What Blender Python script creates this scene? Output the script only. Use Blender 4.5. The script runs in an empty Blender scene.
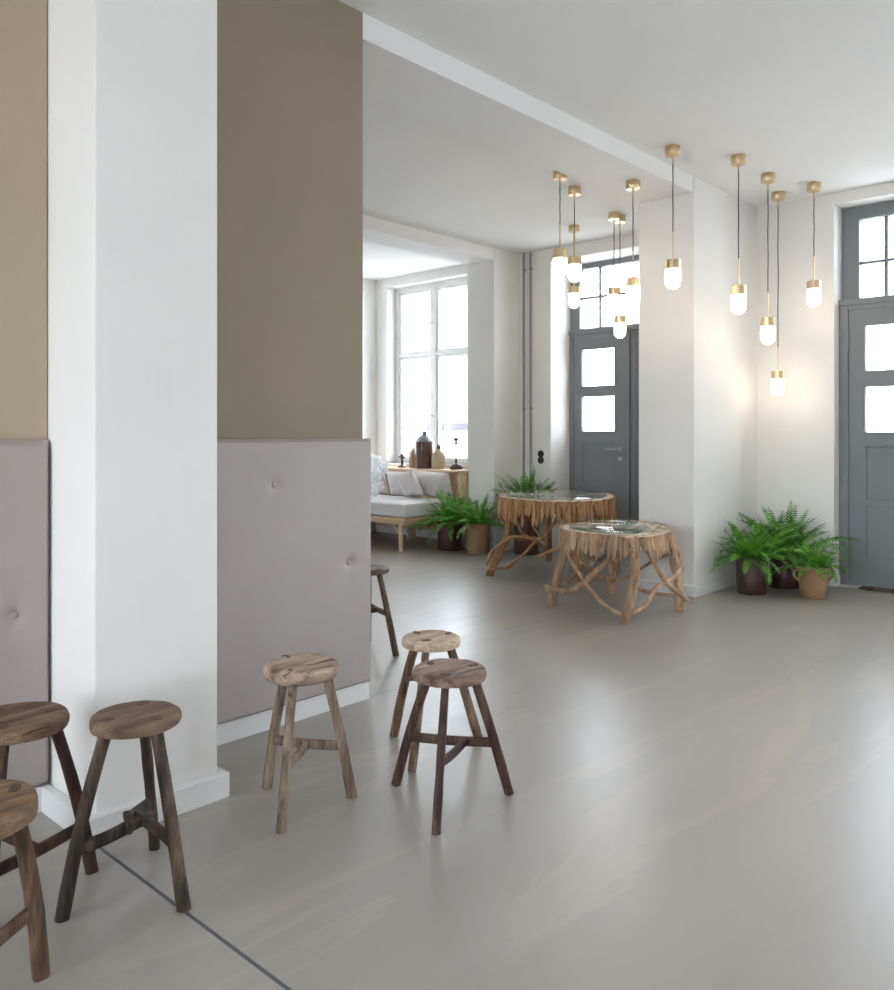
import bpy, bmesh, math, random
from mathutils import Vector, Matrix, noise
random.seed(7)
PI = math.pi
C = bpy.context.scene.collection
sc = bpy.context.scene

# ------------------------------------------------------------------ materials
def new_mat(name):
    m = bpy.data.materials.new(name); m.use_nodes = True
    nt = m.node_tree; nt.nodes.clear()
    return m, nt
def nd(nt, t, **k):
    n = nt.nodes.new(t)
    for a, v in k.items():
        if a in n.inputs: n.inputs[a].default_value = v
        else: setattr(n, a, v)
    return n
def c4(c): return (c[0], c[1], c[2], 1)
def base_mat(name, c1, c2=None, rough=.6, nscale=8, stretch=(1, 1, 1), bump=0, bscale=60, metal=0, spec=.5,
             lo=.35, hi=.65, c3=None, coat=0, sheen=0, rot=(0, 0, 0), bstretch=None, rvar=0, detail=5, distort=0, emit=None):
    m, nt = new_mat(name)
    out = nd(nt, 'ShaderNodeOutputMaterial'); p = nd(nt, 'ShaderNodeBsdfPrincipled')
    nt.links.new(p.outputs[0], out.inputs[0])
    p.inputs['Roughness'].default_value = rough; p.inputs['Metallic'].default_value = metal
    p.inputs['Specular IOR Level'].default_value = spec
    p.inputs['Coat Weight'].default_value = coat
    p.inputs['Sheen Weight'].default_value = sheen
    p.inputs['Base Color'].default_value = c4(c1)
    tc = nd(nt, 'ShaderNodeTexCoord')
    mp = nd(nt, 'ShaderNodeMapping'); mp.inputs['Scale'].default_value = stretch; mp.inputs['Rotation'].default_value = rot
    nt.links.new(tc.outputs['Object'], mp.inputs[0])
    if c2:
        n = nd(nt, 'ShaderNodeTexNoise', Scale=nscale, Detail=detail, Distortion=distort)
        nt.links.new(mp.outputs[0], n.inputs['Vector'])
        r = nd(nt, 'ShaderNodeValToRGB'); nt.links.new(n.outputs['Fac'], r.inputs[0])
        e = r.color_ramp.elements
        e[0].position = lo; e[0].color = c4(c1); e[1].position = hi; e[1].color = c4(c2)
        if c3:
            q = e.new((lo + hi) / 2); q.color = c4(c3)
        nt.links.new(r.outputs[0], p.inputs['Base Color'])
        if rvar:
            mr = nd(nt, 'ShaderNodeMapRange'); mr.inputs['To Min'].default_value = rough - rvar; mr.inputs['To Max'].default_value = rough + rvar
            nt.links.new(n.outputs['Fac'], mr.inputs['Value']); nt.links.new(mr.outputs[0], p.inputs['Roughness'])
    if bump:
        b = nd(nt, 'ShaderNodeBump', Strength=bump, Distance=.01)
        n2 = nd(nt, 'ShaderNodeTexNoise', Scale=bscale, Detail=6)
        mp2 = nd(nt, 'ShaderNodeMapping'); mp2.inputs['Scale'].default_value = bstretch or stretch
        nt.links.new(tc.outputs['Object'], mp2.inputs[0]); nt.links.new(mp2.outputs[0], n2.inputs['Vector'])
        nt.links.new(n2.outputs['Fac'], b.inputs['Height']); nt.links.new(b.outputs[0], p.inputs['Normal'])
    return m
def wood(name, dark, mid, light, axis='z', rough=.62):
    """weathered timber: broad tonal blotches, long fine grain and a few dark cracks"""
    m, nt = new_mat(name); L = nt.links.new
    out = nd(nt, 'ShaderNodeOutputMaterial'); p = nd(nt, 'ShaderNodeBsdfPrincipled', Roughness=rough); L(p.outputs[0], out.inputs[0])
    p.inputs['Specular IOR Level'].default_value = .35
    tc = nd(nt, 'ShaderNodeTexCoord'); inf = nd(nt, 'ShaderNodeObjectInfo')
    ad = nd(nt, 'ShaderNodeVectorMath', operation='ADD'); L(tc.outputs['Object'], ad.inputs[0]); L(inf.outputs['Random'], ad.inputs[1])
    def noise_at(st, sc_, det, dist=0):
        mp = nd(nt, 'ShaderNodeMapping'); mp.inputs['Scale'].default_value = st; L(ad.outputs[0], mp.inputs[0])
        n = nd(nt, 'ShaderNodeTexNoise', Scale=sc_, Detail=det, Distortion=dist); L(mp.outputs[0], n.inputs['Vector']); return n
    st = {'z': (1, 1, .18), 'x': (.22, 1, 1), 'y': (1, .22, 1)}[axis]
    fs = {'z': (1, 1, .05), 'x': (.06, 1, 1), 'y': (1, .06, 1)}[axis]
    a = noise_at(st, 26, 5, .4); b = noise_at(fs, 210, 4, .1); c = noise_at(fs, 60, 6, .5)
    r1 = nd(nt, 'ShaderNodeValToRGB'); L(a.outputs['Fac'], r1.inputs[0]); e = r1.color_ramp.elements
    e[0].position = .30; e[0].color = c4(dark); e[1].position = .72; e[1].color = c4(light); q = e.new(.5); q.color = c4(mid)
    g = nd(nt, 'ShaderNodeMapRange'); g.inputs['From Min'].default_value = .3; g.inputs['From Max'].default_value = .7; g.inputs['To Min'].default_value = .72; g.inputs['To Max'].default_value = 1.22; L(b.outputs['Fac'], g.inputs['Value'])
    k = nd(nt, 'ShaderNodeMapRange'); k.inputs['From Min'].default_value = .30; k.inputs['From Max'].default_value = .40; k.inputs['To Min'].default_value = .35; k.inputs['To Max'].default_value = 1; L(c.outputs['Fac'], k.inputs['Value'])
    mu = nd(nt, 'ShaderNodeMath', operation='MULTIPLY'); L(g.outputs[0], mu.inputs[0]); L(k.outputs[0], mu.inputs[1])
    vm = nd(nt, 'ShaderNodeVectorMath', operation='SCALE'); L(r1.outputs[0], vm.inputs[0]); L(mu.outputs[0], vm.inputs['Scale']); L(vm.outputs[0], p.inputs['Base Color'])
    bp = nd(nt, 'ShaderNodeBump', Strength=.55, Distance=.004); L(mu.outputs[0], bp.inputs['Height']); L(bp.outputs[0], p.inputs['Normal'])
    return m
def vary(m, lo=.72, hi=1.2):
    """each stick of a kind is a little lighter or darker than the next"""
    nt = m.node_tree; p = [n for n in nt.nodes if n.type == 'BSDF_PRINCIPLED'][0]; src = p.inputs['Base Color'].links[0].from_socket
    inf = nd(nt, 'ShaderNodeObjectInfo'); mr = nd(nt, 'ShaderNodeMapRange'); mr.inputs['To Min'].default_value = lo; mr.inputs['To Max'].default_value = hi
    vm = nd(nt, 'ShaderNodeVectorMath', operation='SCALE'); nt.links.new(inf.outputs['Random'], mr.inputs['Value'])
    nt.links.new(src, vm.inputs[0]); nt.links.new(mr.outputs[0], vm.inputs['Scale']); nt.links.new(vm.outputs[0], p.inputs['Base Color'])
    return m
def glass_mat(name, tint=(1, 1, 1), rough=0, ior=1.4):
    m, nt = new_mat(name)
    out = nd(nt, 'ShaderNodeOutputMaterial'); mx = nd(nt, 'ShaderNodeMixShader')
    tr = nd(nt, 'ShaderNodeBsdfTransparent', Color=c4(tint)); gl = nd(nt, 'ShaderNodeBsdfGlossy', Roughness=rough)
    fr = nd(nt, 'ShaderNodeFresnel', IOR=ior)
    ge = nd(nt, 'ShaderNodeNewGeometry'); mr = nd(nt, 'ShaderNodeMapRange')     # same reflectance on both faces of a thin pane
    mr.inputs['To Min'].default_value = ior; mr.inputs['To Max'].default_value = 1 / ior
    nt.links.new(ge.outputs['Backfacing'], mr.inputs['Value']); nt.links.new(mr.outputs[0], fr.inputs['IOR'])
    nt.links.new(fr.outputs[0], mx.inputs[0]); nt.links.new(tr.outputs[0], mx.inputs[1]); nt.links.new(gl.outputs[0], mx.inputs[2])
    nt.links.new(mx.outputs[0], out.inputs[0])
    return m
def emit_mat(name, col, s):
    m, nt = new_mat(name)
    out = nd(nt, 'ShaderNodeOutputMaterial'); e = nd(nt, 'ShaderNodeEmission', Color=c4(col), Strength=s)
    nt.links.new(e.outputs[0], out.inputs[0]); return m

M = {}
M['wall'] = base_mat('white_plaster', (.80, .785, .76), (.76, .745, .72), rough=.85, nscale=1.5, bump=.06, bscale=30, spec=.2)
M['ceiling'] = base_mat('ceiling_paint', (.83, .825, .815), (.80, .795, .785), rough=.9, nscale=.8, bump=.03, bscale=20, spec=.2)
M['taupe'] = base_mat('taupe_paint', (.30, .245, .185), (.27, .235, .17), rough=.8, nscale=1.1, bump=.05, bscale=30, spec=.25)
M['taupe_lit'] = base_mat('taupe_paint_lit', (.48, .365, .27), (.42, .375, .27), rough=.8, nscale=1.6, bump=.05, bscale=30, spec=.25)  # taupe lightened: window light reaching the left part is put into its colour
M['base'] = base_mat('white_gloss_paint', (.76, .76, .75), rough=.45)
M['panel'] = base_mat('grey_upholstery', (.41, .365, .34), (.39, .345, .32), rough=.5, nscale=2, bump=.12, bscale=250, spec=.4)
M['door'] = base_mat('slate_grey_paint', (.215, .23, .245), (.20, .215, .23), rough=.5, nscale=3, bump=.04, bscale=40, spec=.3)
M['winframe'] = base_mat('window_white_paint', (.76, .765, .75), rough=.5)
M['glass'] = glass_mat('window_glass')
M['steel'] = base_mat('brushed_steel', (.55, .55, .55), rough=.3, metal=1)
M['iron'] = base_mat('grey_pipe_paint', (.24, .235, .235), rough=.45)
M['black'] = base_mat('black_plastic', (.012, .012, .013), rough=.35)
M['brass'] = base_mat('brushed_brass', (.74, .58, .36), (.64, .49, .29), rough=.36, metal=1, nscale=6, stretch=(20, 20, .5))
M['cord'] = base_mat('textile_cord', (.06, .055, .06), rough=.8, bump=.4, bscale=300)
M['opal'] = emit_mat('lit_opal_glass', (1, .86, .68), 9)
M['stone'] = base_mat('street_paving', (.60, .59, .58), (.55, .54, .53), rough=.8, nscale=2)
M['coping'] = base_mat('grey_coping', (.055, .05, .058), rough=.8)
M['outer'] = base_mat('outer_render', (.7, .7, .7), (.66, .66, .66), rough=.9, nscale=2)
M['seam'] = base_mat('seam_filler', (.09, .10, .12), rough=.5)
M['seam_light'] = base_mat('seam_light', (.36, .345, .325), rough=.4)
M['drift'] = base_mat('driftwood', (.22, .125, .070), (.60, .42, .28), c3=(.42, .27, .165), rough=.7, nscale=5, stretch=(5, 5, 1.6), lo=.25, hi=.75, bump=.5, bscale=12, detail=8, spec=.25)
M['drift_warm'] = base_mat('driftwood_warm', (.22, .105, .045), (.53, .31, .16), c3=(.39, .21, .10), rough=.7, nscale=5, stretch=(5, 5, 1.6), lo=.25, hi=.75, bump=.5, bscale=12, detail=8, spec=.25)
vary(M['drift']); vary(M['drift_warm'])
M['pinewood'] = base_mat('light_pine', (.74, .56, .39), (.66, .47, .30), rough=.55, nscale=4, stretch=(6, 1, 6), detail=6)
M['mattress'] = base_mat('pale_grey_linen', (.68, .67, .68), (.64, .63, .64), rough=.9, nscale=3, bump=.2, bscale=160, sheen=.2)
M['cushion'] = base_mat('pale_beige_linen', (.70, .66, .64), (.64, .60, .58), rough=.9, nscale=5, bump=.25, bscale=90, sheen=.2)
M['plum'] = base_mat('plum_glaze', (.050, .022, .020), (.085, .034, .028), rough=.25, nscale=6, coat=.3)
M['plum2'] = base_mat('maroon_glaze', (.12, .035, .028), (.08, .026, .022), rough=.3, nscale=6, coat=.2)
M['tanpot'] = base_mat('salt_glazed_tan', (.36, .22, .11), (.25, .145, .07), rough=.38, nscale=5, coat=.2, bump=.1, bscale=30)
M['jugbrown'] = base_mat('jug_brown_glaze', (.095, .038, .030), (.065, .028, .024), rough=.25, nscale=5, coat=.3)
M['juggrey'] = base_mat('jug_grey_glaze', (.14, .135, .15), rough=.3, coat=.2)
M['jugochre'] = base_mat('jug_ochre_glaze', (.27, .14, .07), (.20, .10, .05), rough=.4, nscale=6)
M['jugbeige'] = base_mat('jug_beige_glaze', (.46, .37, .25), (.40, .31, .2), rough=.4, nscale=6)
M['darkwood'] = base_mat('dark_turned_wood', (.10, .035, .02), (.07, .025, .015), rough=.4, nscale=8, stretch=(5, 5, 1))
M['soil'] = base_mat('potting_soil', (.03, .02, .014), (.06, .04, .025), rough=1, nscale=40, bump=.8, bscale=60)
M['mat'] = base_mat('coir_mat', (.035, .035, .018), (.13, .115, .075), rough=1, nscale=14, bump=.8, bscale=120, lo=.45, hi=.55)
M['tableglass'] = glass_mat('table_glass', (.95, .975, .966), ior=1.12)
M['glassedge'] = glass_mat('green_glass_edge', (.50, .80, .73), ior=1.3)
M['clear'] = glass_mat('clear_glass', (.93, .95, .95))
# table-top mosaic of driftwood chips
M['mosaic'] = base_mat('driftwood_chips', (.16, .12, .08), (.74, .63, .49), c3=(.46, .37, .27), rough=.8, nscale=16, stretch=(1, 2.6, 1), lo=.38, hi=.62, bump=1, bscale=30, detail=3)
M['chipgrey'] = base_mat('driftwood_chips_grey', (.16, .15, .12), (.50, .49, .43), c3=(.32, .31, .26), rough=.8, nscale=22, lo=.38, hi=.62, bump=1, bscale=40, detail=3)

def plastic_mat():
    m, nt = new_mat('crumpled_clear_plastic')
    out = nd(nt, 'ShaderNodeOutputMaterial'); mx = nd(nt, 'ShaderNodeMixShader', Fac=.32)
    tr = nd(nt, 'ShaderNodeBsdfTransparent'); p = nd(nt, 'ShaderNodeBsdfPrincipled')
    p.inputs['Base Color'].default_value = (.85, .87, .9, 1); p.inputs['Roughness'].default_value = .18
    nt.links.new(tr.outputs[0], mx.inputs[1]); nt.links.new(p.outputs[0], mx.inputs[2]); nt.links.new(mx.outputs[0], out.inputs[0])
    return m
M['plastic'] = plastic_mat()

def leaf_mat(name, c1, c2):
    m, nt = new_mat(name)
    out = nd(nt, 'ShaderNodeOutputMaterial'); p = nd(nt, 'ShaderNodeBsdfPrincipled'); t = nd(nt, 'ShaderNodeBsdfTranslucent')
    mx = nd(nt, 'ShaderNodeMixShader', Fac=.16); tc = nd(nt, 'ShaderNodeTexCoord')
    n = nd(nt, 'ShaderNodeTexNoise', Scale=16, Detail=3); r = nd(nt, 'ShaderNodeValToRGB')
    r.color_ramp.elements[0].position = .35; r.color_ramp.elements[1].position = .68
    r.color_ramp.elements[0].color = c4(c1); r.color_ramp.elements[1].color = c4(c2)
    nt.links.new(tc.outputs['Object'], n.inputs['Vector']); nt.links.new(n.outputs['Fac'], r.inputs[0])
    nt.links.new(r.outputs[0], p.inputs['Base Color']); nt.links.new(r.outputs[0], t.inputs['Color'])
    p.inputs['Roughness'].default_value = .38
    nt.links.new(p.outputs[0], mx.inputs[1]); nt.links.new(t.outputs[0], mx.inputs[2]); nt.links.new(mx.outputs[0], out.inputs[0])
    return m
M['fern'] = leaf_mat('fern_green', (.022, .13, .012), (.21, .56, .05))
M['fern2'] = leaf_mat('fern_deep_green', (.018, .10, .014), (.15, .43, .05))

def floor_mat():
    m, nt = new_mat('grey_resin_floor')
    out = nd(nt, 'ShaderNodeOutputMaterial'); p = nd(nt, 'ShaderNodeBsdfPrincipled'); nt.links.new(p.outputs[0], out.inputs[0])
    tc = nd(nt, 'ShaderNodeTexCoord')
    mp = nd(nt, 'ShaderNodeMapping'); mp.inputs['Scale'].default_value = (.35, 1.3, 1); mp.inputs['Rotation'].default_value = (0, 0, .12)
    nt.links.new(tc.outputs['Object'], mp.inputs[0])
    n1 = nd(nt, 'ShaderNodeTexNoise', Scale=1.5, Detail=5, Distortion=.7); nt.links.new(mp.outputs[0], n1.inputs['Vector'])
    r1 = nd(nt, 'ShaderNodeValToRGB'); nt.links.new(n1.outputs['Fac'], r1.inputs[0])
    r1.color_ramp.elements[0].position = .3; r1.color_ramp.elements[0].color = (.315, .292, .260, 1)
    r1.color_ramp.elements[1].position = .72; r1.color_ramp.elements[1].color = (.355, .333, .302, 1)
    # soft veins: thin contour band of a stretched noise
    mp2 = nd(nt, 'ShaderNodeMapping'); mp2.inputs['Scale'].default_value = (.30, 1.5, 1); mp2.inputs['Rotation'].default_value = (0, 0, -.15)
    nt.links.new(tc.outputs['Object'], mp2.inputs[0])
    n2 = nd(nt, 'ShaderNodeTexNoise', Scale=1.1, Detail=7, Distortion=.9, Roughness=.55); nt.links.new(mp2.outputs[0], n2.inputs['Vector'])
    r2 = nd(nt, 'ShaderNodeValToRGB'); nt.links.new(n2.outputs['Fac'], r2.inputs[0])
    e = r2.color_ramp.elements
    e[0].position = .495; e[0].color = (0, 0, 0, 1); e[1].position = .58; e[1].color = (0, 0, 0, 1)
    q = e.new(.512); q.color = (.42, .42, .42, 1)
    mx = nd(nt, 'ShaderNodeMix', data_type='RGBA'); mx.inputs['B'].default_value = (.36, .325, .285, 1)
    sep = mx.inputs
    nt.links.new(r2.outputs[0], mx.inputs[0]); nt.links.new(r1.outputs[0], mx.inputs[6]); mx.inputs[7].default_value = (.43, .375, .32, 1)
    nt.links.new(mx.outputs[2], p.inputs['Base Color'])
    mr = nd(nt, 'ShaderNodeMapRange'); mr.inputs['To Min'].default_value = .27; mr.inputs['To Max'].default_value = .40
    nt.links.new(n1.outputs['Fac'], mr.inputs['Value']); nt.links.new(mr.outputs[0], p.inputs['Roughness'])
    p.inputs['Specular IOR Level'].default_value = .62
    n3 = nd(nt, 'ShaderNodeTexNoise', Scale=3, Detail=3); nt.links.new(tc.outputs['Object'], n3.inputs['Vector'])
    b = nd(nt, 'ShaderNodeBump', Strength=.06, Distance=.01); nt.links.new(n3.outputs['Fac'], b.inputs['Height']); nt.links.new(b.outputs[0], p.inputs['Normal'])
    return m
M['floor'] = floor_mat()

# ------------------------------------------------------------------ object helpers
def tag(o, label=None, cat=None, group=None, kind=None):
    if label: o['label'] = label
    if cat: o['category'] = cat
    if group: o['group'] = group
    if kind: o['kind'] = kind
    return o
def thing(name, label, cat, loc=(0, 0, 0), group=None):
    o = bpy.data.objects.new(name, None); C.objects.link(o); o.location = loc; o.empty_display_size = .1
    return tag(o, label, cat, group)
def root_loc(p):
    v = Vector((0, 0, 0))
    while p: v += Vector(p.location); p = p.parent
    return v
def obj(name, bm, mat, parent=None, smooth=True, origin=None, bevel=0, label=None):
    """bm holds WORLD coordinates; linked relative to parent (or to origin)."""
    off = root_loc(parent) if parent else Vector(origin or (0, 0, 0))
    bmesh.ops.recalc_face_normals(bm, faces=bm.faces)
    for v in bm.verts: v.co -= off
    me = bpy.data.meshes.new(name); bm.to_mesh(me); bm.free()
    me.materials.append(mat)
    for f in me.polygons: f.use_smooth = smooth
    o = bpy.data.objects.new(name, me); C.objects.link(o)
    if parent: o.parent = parent
    else: o.location = off
    if bevel:
        b = o.modifiers.new('bevel', 'BEVEL'); b.width = bevel; b.segments = 2; b.limit_method = 'ANGLE'
    if smooth and hasattr(me, 'set_sharp_from_angle'): me.set_sharp_from_angle(angle=math.radians(42))
    if label: o['label'] = label
    return o
def box(bm, x0, x1, y0, y1, z0, z1):
    x0, x1 = sorted((x0, x1)); y0, y1 = sorted((y0, y1)); z0, z1 = sorted((z0, z1))
    v = [bm.verts.new((x, y, z)) for z in (z0, z1) for y in (y0, y1) for x in (x0, x1)]
    for f in ((0, 1, 3, 2), (4, 5, 7, 6), (0, 1, 5, 4), (2, 3, 7, 6), (0, 2, 6, 4), (1, 3, 7, 5)):
        bm.faces.new([v[i] for i in f])
    return bm
def boxes(*bs):
    bm = bmesh.new()
    for b in bs: box(bm, *b)
    return bm
def struct(name, bm, mat, smooth=False, bevel=0):
    return tag(obj(name, bm, mat, None, smooth, None, bevel), kind='structure')
def sweep(bm, pts, rad, n=10, sect=None, up=None, cap=True):
    """tube along pts; rad list of radius (or (a,b)); sect: superellipse exponent for squarish section"""
    pts = [Vector(p) for p in pts]; rings = []
    t0 = (pts[1] - pts[0]).normalized()
    ref = Vector(up) if up else (Vector((0, 0, 1)) if abs(t0.z) < .9 else Vector((1, 0, 0)))
    a = (ref - t0 * ref.dot(t0)).normalized()
    for i, p in enumerate(pts):
        t = (pts[min(i + 1, len(pts) - 1)] - pts[max(i - 1, 0)]).normalized()
        a = (a - t * a.dot(t)).normalized(); b = t.cross(a)
        r = rad[i] if isinstance(rad, (list, tuple)) and not isinstance(rad[0], (float, int)) or isinstance(rad, list) else rad
        ra, rb = r if isinstance(r, tuple) else (r, r)
        ring = []
        for k in range(n):
            th = 2 * PI * (k + .5) / n; cx, sx = math.cos(th), math.sin(th)
            if sect:
                cx = math.copysign(abs(cx) ** (2 / sect), cx); sx = math.copysign(abs(sx) ** (2 / sect), sx)
            ring.append(bm.verts.new(p + a * ra * cx + b * rb * sx))
        rings.append(ring)
    for i in range(len(rings) - 1):
        for k in range(n):
            bm.faces.new((rings[i][k], rings[i][(k + 1) % n], rings[i + 1][(k + 1) % n], rings[i + 1][k]))
    if cap: bm.faces.new(rings[0]); bm.faces.new(rings[-1])
    return bm
def smooth_path(pts, sub=5):
    P = [Vector(p) for p in pts]; out = []
    for i in range(len(P) - 1):
        p0 = P[max(i - 1, 0)]; p1 = P[i]; p2 = P[i + 1]; p3 = P[min(i + 2, len(P) - 1)]
        for k in range(sub):
            t = k / sub
            out.append(.5 * ((2 * p1) + (p2 - p0) * t + (2 * p0 - 5 * p1 + 4 * p2 - p3) * t * t + (3 * p1 - p0 - 3 * p2 + p3) * t ** 3))
    out.append(P[-1]); return out
def branch(bm, pts, r0, r1, n=9, wob=.12, sub=6, seed=0):
    P = smooth_path(pts, sub); rs = []
    for i, p in enumerate(P):
        t = i / (len(P) - 1); r = r0 + (r1 - r0) * t
        r *= 1 + wob * noise.noise(p * 9 + Vector((seed, 0, 0))) * 2
        rs.append((r, r * (.86 + .1 * math.sin(i + seed))))
    rs[0] = (rs[0][0] * .82, rs[0][1] * .82); rs[-1] = (rs[-1][0] * .8, rs[-1][1] * .8)
    return sweep(bm, P, rs, n)
def lathe(bm, prof, c, n=40, closed_top=False):
    rings = []
    for r, z in prof:
        if r < 1e-5: rings.append([bm.verts.new((c[0], c[1], c[2] + z))])
        else: rings.append([bm.verts.new((c[0] + r * math.cos(2 * PI * k / n), c[1] + r * math.sin(2 * PI * k / n), c[2] + z)) for k in range(n)])
    for A, B in zip(rings, rings[1:]):
        for k in range(n):
            if len(A) == 1 and len(B) == 1: break
            if len(A) == 1: bm.faces.new((A[0], B[k], B[(k + 1) % n]))
            elif len(B) == 1: bm.faces.new((A[k], A[(k + 1) % n], B[0]))
            else: bm.faces.new((A[k], A[(k + 1) % n], B[(k + 1) % n], B[k]))
    return bm

# ------------------------------------------------------------------ the setting
CE = 3.38
XF, XM = 7.58, 7.50         # facade plane in the back room / in the front room
def wall_x(name, x0, x1, y0, y1, holes, mat='wall'):
    """wall slab whose face normal is x, with rectangular openings (ya, yb, za, zb)"""
    bm = bmesh.new(); hs = sorted(holes); y = y0
    for ya, yb, za, zb in hs:
        if ya > y: box(bm, x0, x1, y, ya, 0, CE)
        if za > 0: box(bm, x0, x1, ya, yb, 0, za)
        box(bm, x0, x1, ya, yb, zb, CE); y = yb
    if y < y1: box(bm, x0, x1, y, y1, 0, CE)
    bmesh.ops.remove_doubles(bm, verts=bm.verts, dist=1e-5)
    return struct(name, bm, M[mat])
X_BACK, Y_RIGHT, Y_LEFT = -2.8, -4.6, 8.32
struct('floor', boxes((X_BACK - .3, 8.1, Y_RIGHT - .3, Y_LEFT + .3, -.1, 0)), M['floor'])
struct('ceiling', boxes((X_BACK - .3, 8.1, Y_RIGHT - .3, Y_LEFT + .3, CE, CE + .15)), M['ceiling'])
WIN1 = (6.68, 8.104, .93, 3.265)
DOOR1 = (4.33, 5.438, 0, 3.24)
DOORR = (1.28, 2.405, 0, 3.285)
WINM1 = (-1.6, .55, .3, 3.25); WINM2 = (-4.1, -2.2, .3, 3.25)
wall_x('wall_facade', XF, 8.12, 3.57, Y_LEFT + .3, [DOOR1, WIN1])
wall_x('wall_facade_front', XM, 8.05, Y_RIGHT, 3.07, [WINM2, WINM1, DOORR])
BW = [(-3.6, -2.5, .5, 3.05), (-1.5, -.2, .5, 3.05), (.55, 2.75, .5, 3.05), (4.2, 6.2, .8, 3.1)]
wall_x('wall_back', X_BACK - .3, X_BACK, Y_RIGHT, Y_LEFT + .3, BW)
struct('wall_right', boxes((X_BACK - .3, 8.05, Y_RIGHT - .3, Y_RIGHT, 0, CE)), M['wall'])
# left wall with a window next to the corner
WL = (6.75, 7.36, .9, 3.2)
struct('wall_left', boxes((X_BACK, 3.2, Y_LEFT, Y_LEFT + .3, 0, CE), (3.2, 4.8, Y_LEFT, Y_LEFT + .3, 0, CE),
                          (4.8, WL[0], Y_LEFT, Y_LEFT + .3, 0, CE), (WL[0], WL[1], Y_LEFT, Y_LEFT + .3, 0, WL[2]),
                          (WL[0], WL[1], Y_LEFT, Y_LEFT + .3, WL[3], CE), (WL[1], XF, Y_LEFT, Y_LEFT + .3, 0, CE)), M['wall'])
# dividing wall: part beyond the pilaster, its taupe lightened for window light, taupe part up to its free end
struct('wall_divider_left', boxes((X_BACK, 1.178, 2.99, 3.56, 0, CE)), M['taupe_lit'])
struct('wall_divider', boxes((1.178, 2.718, 3.08, 3.57, 0, CE)), M['taupe'])
struct('wall_pilaster', boxes((1.182, 1.628, 2.628, 3.08, 0, CE)), M['wall'], bevel=.006)
struct('wall_pier_center', boxes((6.24, 8.05, 3.07, 3.57, 0, CE)), M['wall'], bevel=.006)
struct('wall_pier_left', boxes((7.13, XF, 5.885, 6.265, 0, CE)), M['wall'], bevel=.006)
struct('trim_beam', boxes((2.718, 6.24, 3.08, 3.57, 3.25, CE)), M['ceiling'])
struct('trim_beam_rear', boxes((X_BACK, 7.13, 5.90, 6.265, 3.25, CE)), M['ceiling'])
# skirting
bh, bt = .088, .022
def skirt(name, *bs): struct(name, boxes(*[b + (0, bh) for b in bs]), M['base'], bevel=.003)
skirt('baseboard_divider', (1.655, 2.740, 3.058, 3.08), (2.718, 2.740, 3.08, 3.57))
skirt('baseboard_divider_left', (X_BACK, 1.15, 2.968, 2.99))
skirt('baseboard_pilaster', (1.15, 1.66, 2.60, 2.628), (1.15, 1.178, 2.628, 2.99), (1.628, 1.66, 2.628, 3.06))
skirt('baseboard_pier', (6.215, XM, 3.045, 3.07), (6.215, 6.24, 3.07, 3.57))
skirt('baseboard_facade_front', (XM - bt, XM, 2.385, 3.045), (XM, 7.60, 2.385, 2.405), (XM - bt, XM, Y_RIGHT, 1.28))
skirt('baseboard_facade', (XF - bt, XF, 5.438, 5.885), (XF - bt, XF, 3.57, 4.33), (7.11, 7.13, 5.865, 6.285), (7.13, XF - bt, 5.865, 5.885), (XF - bt, XF, 6.265, Y_LEFT))
skirt('baseboard_left', (X_BACK, XF, Y_LEFT - bt, Y_LEFT))
skirt('baseboard_right', (X_BACK, XF, Y_RIGHT, Y_RIGHT + bt))
# expansion seams in the floor
struct('trim_seam_near', boxes((1.171, 1.181, Y_RIGHT, 2.60, 0, .0008)), M['seam'])
struct('trim_seam_far', boxes((2.763, 6.214, 3.070, 3.078, 0, .0008)), M['seam_light'])

# ---- windows
def window(name, x0, y0, y1, z0, z1, zt, ym, knobs=True, flip=1):
    """casement window with a frame, a centre mullion and a transom; box window with a second outer frame"""
    root = bpy.data.objects.new(name, None); C.objects.link(root); root.location = (x0, (y0 + y1) / 2, z0); root['kind'] = 'structure'
    def X(a, b): return (x0 + flip * a, x0 + flip * b)
    fw = .07
    obj('window_frame', boxes(X(0, .07) + (y0, y0 + fw, z0, z1), X(0, .07) + (y1 - fw, y1, z0, z1), X(0, .07) + (y0 + fw, y1 - fw, z1 - fw, z1),
        X(0, .07) + (y0 + fw, y1 - fw, z0, z0 + .05), X(-.012, .075) + (ym - .045, ym + .045, z0 + .05, z1 - fw),
        X(-.008, .072) + (y0 + fw, ym - .045, zt - .022, zt + .022), X(-.008, .072) + (ym + .045, y1 - fw, zt - .022, zt + .022)), M['winframe'], root, False, bevel=.006)
    cells = [(y0 + fw, ym - .045), (ym + .045, y1 - fw)]; rows = [(z0 + .05, zt - .022), (zt + .022, z1 - fw)]
    for ca, cb in cells:
        for ra, rb in rows:
            for (a, s) in ((.012, .030), (.16, .055)):
                s0 = obj('sash' if a < .1 else 'outer_sash', boxes(X(a, a + .035) + (ca, ca + s, ra, rb), X(a, a + .035) + (cb - s, cb, ra, rb),
                    X(a, a + .035) + (ca + s, cb - s, ra, ra + s), X(a, a + .035) + (ca + s, cb - s, rb - s, rb)), M['winframe'], root, False, bevel=.004)
                obj('pane', boxes(X(a + .015, a + .019) + (ca + s, cb - s, ra + s, rb - s)), M['glass'], s0, False)
    if knobs:
        for zz in (z0 + .62, zt + .40):
            bm = bmesh.new(); sweep(bm, [(x0 - flip * .012, ym, zz), (x0 - flip * .05, ym, zz)], .008)
            sweep(bm, [(x0 - flip * .05, ym, zz), (x0 - flip * .052, ym + .07, zz + .012)], .007)
            obj('window_handle', bm, M['steel'], root)
    return root
window('window_1', 7.735, WIN1[0], WIN1[1], .93, 3.265, 2.35, 7.395)
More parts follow.
